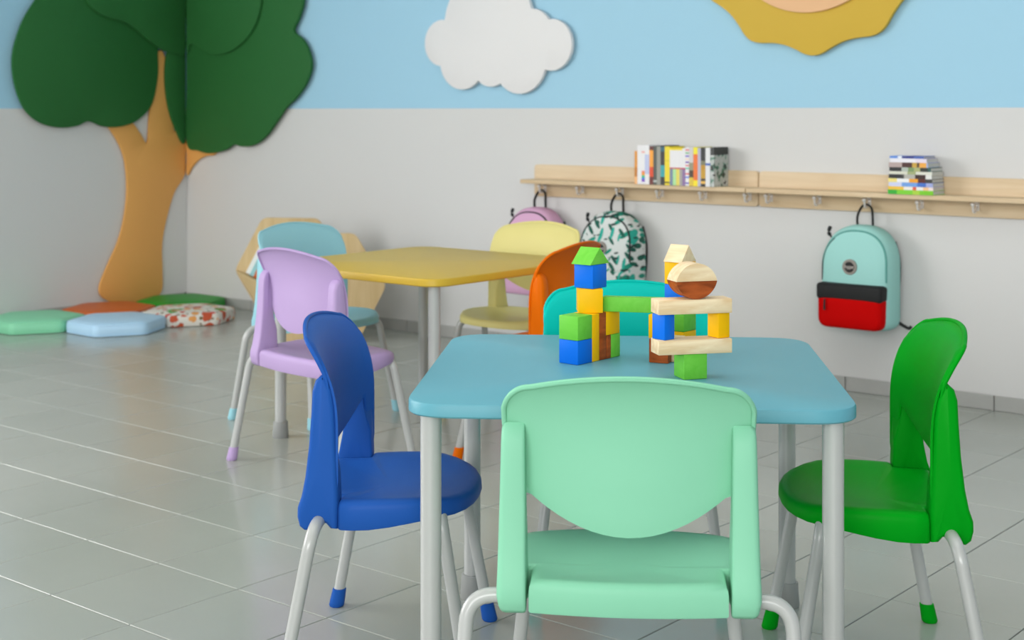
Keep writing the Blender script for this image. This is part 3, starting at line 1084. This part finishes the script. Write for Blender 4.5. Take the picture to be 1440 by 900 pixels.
def leaf_fabric():
    m, nt, b = nodes('white_leaf_print_fabric')
    b.inputs['Roughness'].default_value = 0.8
    tc = nt.nodes.new('ShaderNodeTexCoord')
    cur = None
    for k, (ang, sc, col, thr, off) in enumerate(((35, (11, 11, 34), rgb(24, 140, 118), 0.36, 0), (-48, (12, 12, 38), rgb(18, 92, 76), 0.33, 3.7),
                                                  (80, (10, 10, 32), rgb(40, 168, 150), 0.3, 8.1), (12, (15, 15, 46), rgb(30, 60, 56), 0.26, 5.5))):
        mp0 = nt.nodes.new('ShaderNodeMapping')
        mp0.inputs['Rotation'].default_value = (0, radians(ang), 0)
        mp0.inputs['Location'].default_value = (off * 0.13, off * 0.07, off * 0.11)
        mp = nt.nodes.new('ShaderNodeMapping')
        mp.inputs['Scale'].default_value = sc
        v = nt.nodes.new('ShaderNodeTexVoronoi')
        v.inputs['Scale'].default_value = 1.0
        lt = nt.nodes.new('ShaderNodeMath')
        lt.operation = 'LESS_THAN'
        lt.inputs[1].default_value = thr
        mx = nt.nodes.new('ShaderNodeMix')
        mx.data_type = 'RGBA'
        mx.inputs[7].default_value = col
        nt.links.new(tc.outputs['Object'], mp0.inputs['Vector'])
        nt.links.new(mp0.outputs['Vector'], mp.inputs['Vector'])
        nt.links.new(mp.outputs['Vector'], v.inputs['Vector'])
        nt.links.new(v.outputs['Distance'], lt.inputs[0])
        nt.links.new(lt.outputs[0], mx.inputs[0])
        if cur is None:
            mx.inputs[6].default_value = rgb(214, 218, 216)
        else:
            nt.links.new(cur, mx.inputs[6])
        cur = mx.outputs[2]
    nt.links.new(cur, b.inputs['Base Color'])
    return m


M_BADGE = plain('taupe_badge_rim', rgb(150, 142, 134), 0.6)
M_BADGE_IN = plain('black_badge_centre', rgb(26, 24, 24), 0.6)
M_LETTER = plain('pale_badge_lettering', rgb(206, 198, 190), 0.6)


def arch(w, h, n=14, r=0.035):
    """closed outline in (x, z): flat bottom with round corners, arched top; starts bottom left"""
    pts = []
    for i in range(6):
        a = pi + (pi / 2) * i / 5
        pts.append(Vector((-w + r + r * cos(a), r + r * sin(a))))
    for i in range(1, 6):
        pts.append(Vector((-w + r + (2 * w - 2 * r) * i / 6, 0)))
    for i in range(6):
        a = -pi / 2 + (pi / 2) * i / 5
        pts.append(Vector((w - r + r * cos(a), r + r * sin(a))))
    zs = h - w * 1.05
    for i in range(1, 4):
        pts.append(Vector((w, r + (zs - r) * i / 4)))
    for i in range(2 * n + 1):
        a = pi * i / (2 * n)
        ex = 0.86
        cx_, sx_ = cos(a), sin(a)
        pts.append(Vector((w * math.copysign(abs(cx_) ** ex, cx_), zs + (h - zs) * abs(sx_) ** ex)))
    for i in range(1, 4):
        pts.append(Vector((-w, zs - (zs - r) * i / 4)))
    return pts


def make_backpack(body, flap, pocket, label, X, group):
    BW, BH, BD = 0.142, 0.395, 0.135
    t = thing('backpack', label, 'backpack', (X, YB - 0.03, 0.272), 0, group)
    bm = bmesh.new()
    out = arch(BW, BH)
    cc = Vector((0, BH * 0.45))

    def ring(k, y):
        # the lower half bulges forward
        r = []
        for p in out:
            q = cc + (p - cc) * k
            bulge = 1.0 + 0.14 * sm(0.25, 0.02, q.y) - 0.20 * sm(0.22, 0.4, q.y)
            r.append(Vector((q.x, -y * bulge, q.y)))
        return r
    add_rings(bm, [ring(0.8, 0.0), ring(0.95, 0.006), ring(1.0, 0.025), ring(1.01, 0.06), ring(1.0, 0.095), ring(0.965, 0.116), ring(0.9, 0.128), ring(0.7, 0.134), ring(0.35, 0.136)])
    obj('body', bm, body, t, 60)
    # zip run and pale arched front panel seam
    zo = [p for p in arch(BW * 0.93, BH * 0.95) if p.y > 0.16]
    zo.sort(key=lambda p: atan2(p.x, p.y - 0.16))
    pts = []
    for p in zo:
        bulge = 1.0 - 0.20 * sm(0.22, 0.4, p.y)
        pts.append(Vector((p.x, -0.1245 * bulge, p.y)))
    bm = bmesh.new()
    add_tube(bm, pts, 0.0042, 8)
    obj('zip', bm, M_BLACK if flap is None else plain('shaded_aqua_piping', rgb(96, 158, 150), 0.7, spec=0.1), t, 60)  # aqua piping darkened, so the seam's shading sits in its colour
    bm = bmesh.new()
    add_tube(bm, [p + Vector((0, -0.0015, -0.006)) for p in pts[:len(pts) // 3]], 0.0035, 8)
    obj('zip_cover', bm, M_BLACK, t, 60)
    # front pocket
    pw, ph = 0.134, 0.150
    if pocket is not None:
        po = round_poly([(-pw, 0.004), (pw, 0.004), (pw, ph), (-pw, ph)], 0.04, 7)
        pc = Vector((0, ph / 2))
        bm = bmesh.new()

        def pring(k, y):
            return [Vector(((pc + (p - pc) * k).x, -y, (pc + (p - pc) * k).y)) for p in po]
        add_rings(bm, [pring(1.0, 0.10), pring(1.01, 0.135), pring(1.0, 0.158), pring(0.95, 0.17), pring(0.85, 0.175), pring(0.4, 0.178)])
        obj('pocket', bm, pocket, t, 60)
    if flap is not None:
        bm = bmesh.new()
        add_box(bm, (0, -0.1395, 0.143), (0.272, 0.078, 0.064), None, 0.014, 4)
        obj('pocket_flap', bm, flap, t, 50)
        bm = bmesh.new()
        add_tube(bm, [(-0.094, -0.184, 0.114), (-0.094, -0.186, 0.072)], [0.0035, 0.0045], 8)
        obj('zip_pull', bm, M_BLACK, t, 50)
    # badge
    bc = Vector((-0.012, -0.136, 0.238))
    bm = bmesh.new()
    lathe(bm, [(0.030, -0.006), (0.030, 0.003), (0.027, 0.006), (0.021, 0.006), (0.0205, 0.004), (0.004, 0.004)], 32, bc, Vector((0, -1, 0)))
    bg = obj('badge', bm, M_BADGE, t, 40)
    bm = bmesh.new()
    lathe(bm, [(0.0205, 0.0), (0.0205, 0.0052), (0.004, 0.0052)], 32, bc, Vector((0, -1, 0)))
    obj('badge_centre', bm, M_BADGE_IN, bg, 40)
    cu = bpy.data.curves.new('lettering', 'FONT')
    cu.body = 'hype'
    cu.size = 0.020
    cu.extrude = 0.0006
    cu.align_x = 'CENTER'
    cu.align_y = 'CENTER'
    to = bpy.data.objects.new('lettering_source', cu)
    COL.objects.link(to)
    bpy.context.view_layer.update()
    me = bpy.data.meshes.new_from_object(to.evaluated_get(bpy.context.evaluated_depsgraph_get()))
    bpy.data.objects.remove(to)
    me.materials.clear()
    me.materials.append(M_LETTER)
    lo = bpy.data.objects.new('lettering', me)
    COL.objects.link(lo)
    lo.parent = bg
    lo.location = bc + Vector((0, -0.0058, 0.001))
    lo.rotation_euler = (pi / 2, 0, 0)
    # carrying loop over the hook
    hook_y = -0.0485 + 0.03
    bm = bmesh.new()
    hz = 0.7462 - 0.272
    add_tube(bm, catmull([(-0.032, -0.028, BH - 0.012), (-0.032, -0.03, BH + 0.03), (-0.022, hook_y, hz - 0.015), (0, hook_y, hz), (0.022, hook_y, hz - 0.015), (0.032, -0.03, BH + 0.03), (0.032, -0.028, BH - 0.012)], 6, False), 0.004, 10, flat=(0.0034, 0.0082))
    obj('carry_loop', bm, M_BLACK, t, 60)
    # shoulder strap ends
    bm = bmesh.new()
    add_tube(bm, catmull([(-0.118, -0.06, 0.335), (-0.130, -0.07, 0.352), (-0.132, -0.074, 0.366), (-0.124, -0.076, 0.384)], 5, False), [0.004] * 5 + [0.0075] * 4 + [0.004] * 2 + [0.0075] * 5, 10)
    obj('zip_pull', bm, M_BLACK, t, 60)
    bm = bmesh.new()
    add_tube(bm, catmull([(-0.105, 0.006, 0.33), (-0.12, 0.014, 0.25), (-0.116, 0.014, 0.14), (-0.10, 0.006, 0.05)], 6, False), 0.006, 10, flat=(0.005, 0.018))
    obj('shoulder_strap', bm, M_BLACK, t, 60)
    bm = bmesh.new()
    add_tube(bm, catmull([(0.105, 0.006, 0.33), (0.12, 0.014, 0.25), (0.116, 0.014, 0.14), (0.10, 0.006, 0.05)], 6, False), 0.006, 10, flat=(0.005, 0.016))
    obj('shoulder_strap', bm, M_BLACK, t, 60)
    bm = bmesh.new()
    add_tube(bm, catmull([(0.12, -0.012, 0.03), (0.150, -0.006, 0.012), (0.168, 0.0, 0.004), (0.176, 0.002, 0.012)], 5, False), 0.006, 10)
    obj('strap_end', bm, M_BLACK, t, 60)
    return t


BPG = 'backpacks hanging from the coat hooks'
make_backpack(fabric('aqua_fabric', rgb(160, 212, 206)), plain('black_flap_fabric', rgb(16, 17, 18), 0.7), fabric('red_fabric', rgb(200, 0, 0)),
              'aqua backpack with black flap and red pocket hanging on the right', on_back(1219.5, 270, 5.215).x, BPG)
lf = leaf_fabric()
make_backpack(lf, None, lf, 'white backpack with green leaf print hanging behind the block castle', on_back(871.5, 270, 5.215).x, BPG)
pk = fabric('pink_fabric', rgb(218, 172, 204))
make_backpack(pk, None, pk, 'pink backpack hanging from the leftmost hook behind the pale yellow chair', on_back(763, 270, 5.215).x, BPG)


# ------------------------------------------------------------------ wall boards: tree, cloud, sun
def arc3(a, b, c, n=12):
    """points on the circle through three 2D points, from a to c"""
    ax, ay, bx, by, cx, cy = *a, *b, *c
    d = 2 * (ax * (by - cy) + bx * (cy - ay) + cx * (ay - by))
    ux = ((ax * ax + ay * ay) * (by - cy) + (bx * bx + by * by) * (cy - ay) + (cx * cx + cy * cy) * (ay - by)) / d
    uy = ((ax * ax + ay * ay) * (cx - bx) + (bx * bx + by * by) * (ax - cx) + (cx * cx + cy * cy) * (bx - ax)) / d
    r = math.hypot(ax - ux, ay - uy)
    t0, t1, t2 = (atan2(p[1] - uy, p[0] - ux) for p in (a, b, c))
    sw = (t2 - t0) % (2 * pi)
    if (t1 - t0) % (2 * pi) > sw:
        sw -= 2 * pi
    return [(ux + r * cos(t0 + sw * i / n), uy + r * sin(t0 + sw * i / n)) for i in range(n)]


M_CLOUD = plain('white_painted_board', rgb(226, 224, 224), 0.6)
M_SUN = plain('ochre_painted_board', rgb(206, 170, 52), 0.6)
M_SUNC = plain('peach_painted_board', rgb(232, 184, 138), 0.6)
M_LEAF = plain('dark_green_painted_board', rgb(42, 102, 50), 0.6, spec=0.2)
M_TRUNK = plain('tan_painted_board', rgb(226, 165, 88), 0.6)

lobes = [((625, 28), (686, -46), (747, 12)), ((747, 12), (761, 16), (771, 27)), ((771, 27), (804, 62), (766, 98)),
         ((766, 98), (730, 132), (703, 117)), ((703, 117), (688, 122), (672, 113)), ((672, 113), (648, 126), (619, 93)),
         ((619, 93), (597, 60), (625, 28))]
pts = []
YC = YB - 0.012
for lb in lobes:
    w = [on_back(p[0], p[1], YC - 0.02) for p in lb]
    pts += arc3(*[(q.x, q.z) for q in w], 14)
cl = obj('cloud_board', slab([(x, YC, z) for x, z in pts], (0, -1, 0), 0.02, 0.0015), M_CLOUD, None, 30)
tag(cl, 'white scalloped cloud board mounted on the blue wall above the shelf', 'wall decoration')

sc = on_back(1139, -121, YC - 0.02)
t = thing('sun_board', 'ochre wavy edged sun board with a peach disc on the blue wall', 'wall decoration', (sc.x, YC, sc.z))
pts = []
for i in range(180):
    a = 2 * pi * i / 180
    w = cos(12 * (a + pi / 2) + radians(-16))
    r = 0.549 + 0.017 * w + 0.004 * abs(w)
    pts.append((r * cos(a), 0, r * sin(a)))
obj('sun_rays', slab(pts, (0, -1, 0), 0.02, 0.0015), M_SUN, t, 30)
pts = [(0.397 * cos(2 * pi * i / 90), -0.0202, 0.397 * sin(2 * pi * i / 90)) for i in range(90)]
obj('sun_disc', slab(pts, (0, -1, 0), 0.016, 0.0015), M_SUNC, t, 30)

tree = thing('tree_board', 'green and tan layered tree board folded around the room corner', 'wall decoration', (XL + 0.02, YB - 0.3, 0.0))
K18 = 1.8
CORNER = 471.0


def left_board(name, pxy, off, th, mat, smooth_n=5, closed_curve=True):
    p2 = catmull([(a, b) for a, b in pxy], smooth_n) if closed_curve else [Vector(p) for p in pxy]
    X = XL + off
    p3 = []
    for q in p2:
        v = on_left(min(q.x, CORNER + 40) / K18, q.y / K18, X + th)
        v.y = min(v.y, YB - 0.004)
        p3.append((X - tree.location.x, v.y - tree.location.y, v.z))
    return obj(name, slab(p3, (1, 0, 0), th, 0.0015), mat, tree, 30)


def back_board(name, pxy, off, th, mat, smooth_n=5, xmin=0.004):
    p2 = catmull([(a, b) for a, b in pxy], smooth_n)
    Y = YB - off
    p3 = []
    for q in p2:
        v = on_back(q.x / K18, q.y / K18, Y - th)
        v.x = max(v.x, XL + xmin)
        p3.append((v.x - tree.location.x, Y - tree.location.y, v.z))
    return obj(name, slab(p3, (0, -1, 0), th, 0.0015), mat, tree, 30)


C = CORNER
left_board('trunk', [(262, 300), (282, 330), (303, 365), (318, 410), (323, 480), (316, 550), (300, 612), (272, 676), (253, 728), (264, 756), (305, 769), (350, 768), (396, 751),
                     (411, 733), (412, 690), (411, 620), (421, 560), (441, 490), (C - 3, 443), (C - 1, 400), (C - 2, 340), (448, 330), (443, 338), (438, 312), (428, 230), (424, 180), (419, 148), (410, 128), (400, 133), (394, 152),
                     (400, 178), (391, 225), (380, 285), (374, 362), (355, 336), (330, 305), (290, 292)], 0.006, 0.016, M_TRUNK, 4)
back_board('branch', [(C + 1, 352), (500, 366), (545, 375), (540, 392), (520, 395), (500, 405), (483, 424), (C + 1, 443), (C + 1, 400)], 0.006, 0.016, M_TRUNK, 5, 0.0225)
left_board('crown_panel', [(140, -60), (96, -6), (62, 48), (40, 108), (33, 160), (41, 220), (64, 276), (102, 310), (150, 323), (195, 319), (226, 307), (262, 320), (300, 321), (341, 309), (370, 286),
                           (387, 258), (397, 215), (401, 180), (400, 140), (398, 100), (370, 20), (300, -60), (220, -80)], 0.024, 0.018, M_LEAF, 5)
left_board('crown_panel', [(C - 2, 362), (443, 318), (427, 265), (420, 205), (422, 150), (432, 110), (445, 60), (C - 2, 30), (C - 1, 120), (C - 1, 240)], 0.024, 0.018, M_LEAF, 5)
back_board('crown_panel', [(C + 1, 362), (500, 381), (530, 388), (568, 380), (590, 366), (612, 371), (641, 367), (672, 344), (700, 305), (722, 273), (748, 247), (772, 212), (786, 168),
                           (780, 130), (765, 100), (742, 77), (756, 42), (766, -6), (750, -60), (690, -110), (600, -120), (520, -90), (C + 1, -40), (C + 1, 80), (C + 1, 220)], 0.024, 0.018, M_LEAF, 5, 0.0425)
left_board('crown_top_panel', [(222, 0), (240, 24), (270, 43), (302, 51), (335, 66), (372, 97), (410, 125), (440, 134), (C - 2, 134), (C - 1, 60), (C - 1, -60), (400, -100), (300, -90), (232, -50)], 0.044, 0.016, M_LEAF, 5)
back_board('crown_top_panel', [(C + 1, 130), (478, 114), (492, 113), (512, 128), (542, 138), (582, 130), (620, 100), (645, 62), (656, 25), (658, -10), (630, -80), (560, -110), (C + 1, -100), (C + 1, 0)], 0.044, 0.016, M_LEAF, 5, 0.0605)


# ------------------------------------------------------------------ floor cushions
def print_fabric():
    m, nt, b = nodes('white_fruit_print_fabric')
    b.inputs['Roughness'].default_value = 0.75
    tc = nt.nodes.new('ShaderNodeTexCoord')
    cur = None
    for k, (sc, col, thr, off) in enumerate(((11, rgb(196, 84, 50), 0.33, 0.0), (9, rgb(60, 170, 60), 0.24, 2.3), (13, rgb(228, 160, 90), 0.27, 5.1), (15, rgb(206, 60, 50), 0.24, 7.7), (22, rgb(110, 90, 40), 0.2, 9.2))):
        mp = nt.nodes.new('ShaderNodeMapping')
        mp.inputs['Location'].default_value = (off, off * 0.7, off * 0.3)
        v = nt.nodes.new('ShaderNodeTexVoronoi')
        v.inputs['Scale'].default_value = sc
        n = nt.nodes.new('ShaderNodeTexNoise')
        n.inputs['Scale'].default_value = sc * 3
        ad = nt.nodes.new('ShaderNodeMath')
        ad.operation = 'MULTIPLY_ADD'
        ad.inputs[1].default_value = 0.4
        lt = nt.nodes.new('ShaderNodeMath')
        lt.operation = 'LESS_THAN'
        lt.inputs[1].default_value = thr + 0.2
        mx = nt.nodes.new('ShaderNodeMix')
        mx.data_type = 'RGBA'
        mx.inputs[7].default_value = col
        nt.links.new(tc.outputs['Object'], mp.inputs['Vector'])
        nt.links.new(mp.outputs['Vector'], v.inputs['Vector'])
        nt.links.new(mp.outputs['Vector'], n.inputs['Vector'])
        nt.links.new(n.outputs['Fac'], ad.inputs[0])
        nt.links.new(v.outputs['Distance'], ad.inputs[2])
        nt.links.new(ad.outputs[0], lt.inputs[0])
        nt.links.new(lt.outputs[0], mx.inputs[0])
        if cur is None:
            mx.inputs[6].default_value = rgb(226, 222, 214)
        else:
            nt.links.new(cur, mx.inputs[6])
        cur = mx.outputs[2]
    nt.links.new(cur, b.inputs['Base Color'])
    return m


def make_cushion(mat, label, x, y):
    t = thing('hexagonal_cushion', label, 'cushion', (x, y, 0), 0, 'hexagonal floor cushions in the corner')
    R = 0.250
    hexp = [(R * cos(pi / 3 * i), R * sin(pi / 3 * i)) for i in range(6)]
    out = round_poly(hexp, 0.03, 5)
    # denser along the sides
    dense = []
    for i, p in enumerate(out):
        q = out[(i + 1) % len(out)]
        n = 5 if (q - p).length > 0.05 else 1
        for j in range(n):
            dense.append(p.lerp(q, j / n))
    bm = bmesh.new()

    def ring(k, z):
        return [Vector((p.x * k, p.y * k, z)) for p in dense]
    add_rings(bm, [ring(0.6, 0.002), ring(0.95, 0.0005), ring(0.985, 0.004), ring(1.0, 0.016), ring(1.005, 0.032), ring(1.0, 0.046), ring(0.98, 0.057), ring(0.94, 0.0625), ring(0.8, 0.068), ring(0.55, 0.073), ring(0.25, 0.0755)])
    obj('pad', bm, mat, t, 60)
    bm = bmesh.new()
    for z in (0.006, 0.0555):
        k = 0.99 if z < 0.03 else 0.986
        rr = []
        loop = [Vector((p.x * k, p.y * k, z)) for p in dense]
        n = len(loop)
        rings = []
        for i in range(n):
            p = loop[i]
            rad = Vector((p.x, p.y, 0)).normalized()
            rings.append([bm.verts.new(p + rad * 0.003 * cos(2 * pi * j / 6) + Vector((0, 0, 0.003 * sin(2 * pi * j / 6)))) for j in range(6)])
        for i in range(n):
            a, b = rings[i], rings[(i + 1) % n]
            for j in range(6):
                bm.faces.new((a[j], a[(j + 1) % 6], b[(j + 1) % 6], b[j]))
    obj('piping', bm, mat, t, 60)
    return t


CB = Vector((-6.18, 4.340))
ST = 0.442


def nb(a, k=1.0, base=CB):
    return base.x + ST * k * cos(radians(a)), base.y + ST * k * sin(radians(a))


make_cushion(plain('light_blue_vinyl', rgb(184, 220, 246), 0.5), 'light blue hexagonal floor cushion, front one of the group', CB.x, CB.y)
make_cushion(plain('mint_vinyl', rgb(138, 216, 174), 0.5), 'mint green hexagonal floor cushion at the left picture edge', *nb(210))
make_cushion(plain('orange_vinyl', rgb(206, 98, 34), 0.5), 'orange hexagonal floor cushion in front of the tree trunk', *nb(150))
make_cushion(print_fabric(), 'white hexagonal floor cushion with a red and green fruit print', CB.x + 0.014, CB.y + ST - 0.004)
make_cushion(plain('green_vinyl', rgb(20, 146, 34), 0.5), 'plain green hexagonal floor cushion in the room corner', -6.536, 5.014)


# ------------------------------------------------------------------ hexagonal book rack behind the pale blue chair
DA, DB_ = 7.14, 6.90


def at(px, py, d):
    return W((px - CX) / F_PX * d, d, max(0.0, EYE - (py - HY) / F_PX * d))


rk = at(440, 600, 7.02)
rack = thing('hexagonal_book_rack', 'birch plywood book rack with two hexagonal side panels by the back wall', 'book rack', rk)


def hexpanel(name, pxs, d, th):
    loc = [at(a, b, d) - rk for a, b in pxs]
    # round the outline inside its own plane
    c2d = [((p.dot(RT)), p.z) for p in loc]
    o2 = round_poly(c2d, 0.03, 5)
    dd = loc[0].dot(FW)
    p3 = [RT * q.x + FW * dd + Vector((0, 0, q.y)) for q in o2]
    return obj(name, slab(p3, FW, th, 0.002), M_RACK, rack, 30)


PA = [(330, 380), (369, 306), (448, 307), (487, 380), (450, 480), (384, 480)]
PB = [(372, 403), (412, 328), (499, 328), (543, 402), (503, 490), (395, 490)]
hexpanel('back_panel', PA, DA, 0.018)
hexpanel('front_panel', PB, DB_, 0.018)


def connect(name, ia, ib):
    bm = bmesh.new()
    A = [at(*PA[i], DA) - rk for i in (ia, ib)]
    B = [at(*PB[i], DB_ + 0.0185) - rk for i in (ia, ib)]
    ca = sum((at(a, b, DA) - rk for a, b in PA), Vector()) / 6
    cb_ = sum((at(a, b, DB_) - rk for a, b in PB), Vector()) / 6
    rows = []
    for k0, k1 in ((0.985, 0.985), (0.925, 0.925)):
        rows.append([ca + (A[0] - ca) * k0, ca + (A[1] - ca) * k0, cb_ + (B[1] - cb_) * k1, cb_ + (B[0] - cb_) * k1])
    for r in rows:
        r[0] = r[0] + FW * (DA - 0.0003 - (r[0] + rk).dot(FW))
        r[1] = r[1] + FW * (DA - 0.0003 - (r[1] + rk).dot(FW))
        r[2] = r[2] + FW * (DB_ + 0.0185 - (r[2] + rk).dot(FW))
        r[3] = r[3] + FW * (DB_ + 0.0185 - (r[3] + rk).dot(FW))
    v = [[bm.verts.new(p) for p in r] for r in rows]
    bm.faces.new(v[0])
    bm.faces.new(v[1])
    for i in range(4):
        bm.faces.new((v[0][i], v[0][(i + 1) % 4], v[1][(i + 1) % 4], v[1][i]))
    obj(name, bm, M_RACK, rack, None)


connect('side_board', 0, 5)
connect('side_board', 3, 4)
connect('bottom_board', 5, 4)
colors = [('white', rgb(232, 232, 228)), ('pale turquoise', rgb(150, 206, 212)), ('orange', rgb(214, 104, 40)), ('grass green', rgb(88, 160, 40)),
          ('ivory', rgb(234, 236, 214)), ('sky blue', rgb(140, 200, 220)), ('light aqua', rgb(140, 206, 200)), ('vermilion', rgb(226, 90, 60))]
nbk = len(colors)
for k, (cn, cc) in enumerate(colors):
    d = DA - 0.014 - k * (DA - DB_ - 0.05) / nbk
    px0, py0 = 346 + 5.2 * k, 383 + 3.0 * k
    ln, wd = 72, 52
    e1 = Vector((0.4575, 0.889))                # up-right, in picture-plane metres
    e2 = Vector((0.889, -0.4575))
    s = d / F_PX
    o2 = at(px0, py0, d)
    mid = o2 + (RT * e1.x + Vector((0, 0, e1.y))) * (ln * s / 2) + (RT * e2.x + Vector((0, 0, e2.y))) * (wd * s / 2)
    th = (DA - DB_ - 0.05) / nbk - 0.004
    R = Matrix((RT * e1.x + Vector((0, 0, e1.y)), -(RT * e2.x + Vector((0, 0, e2.y))), FW)).transposed().to_4x4()
    cover = plain(cn.replace(' ', '_') + '_book_cover', cc, 0.5)
    tb = thing('picture_book', cn + ' picture book leaning between the hexagonal rack panels', 'book', mid, 0, 'picture books in the hexagonal rack')
    bm = bmesh.new()
    add_box(bm, FW * (th / 2 - 0.001), (ln * s, wd * s, 0.002), R)
    add_box(bm, -FW * (th / 2 - 0.001), (ln * s, wd * s, 0.002), R)
    add_box(bm, R.to_3x3() @ Vector((0, wd * s / 2 - 0.001, 0)), (ln * s, 0.002, th - 0.004), R)
    obj('cover', bm, cover, tb, None)
    obj('pages', box(R.to_3x3() @ Vector((0, -0.002, 0)), (ln * s - 0.006, wd * s - 0.008, th - 0.0045), R), M_PAGE, tb, None)
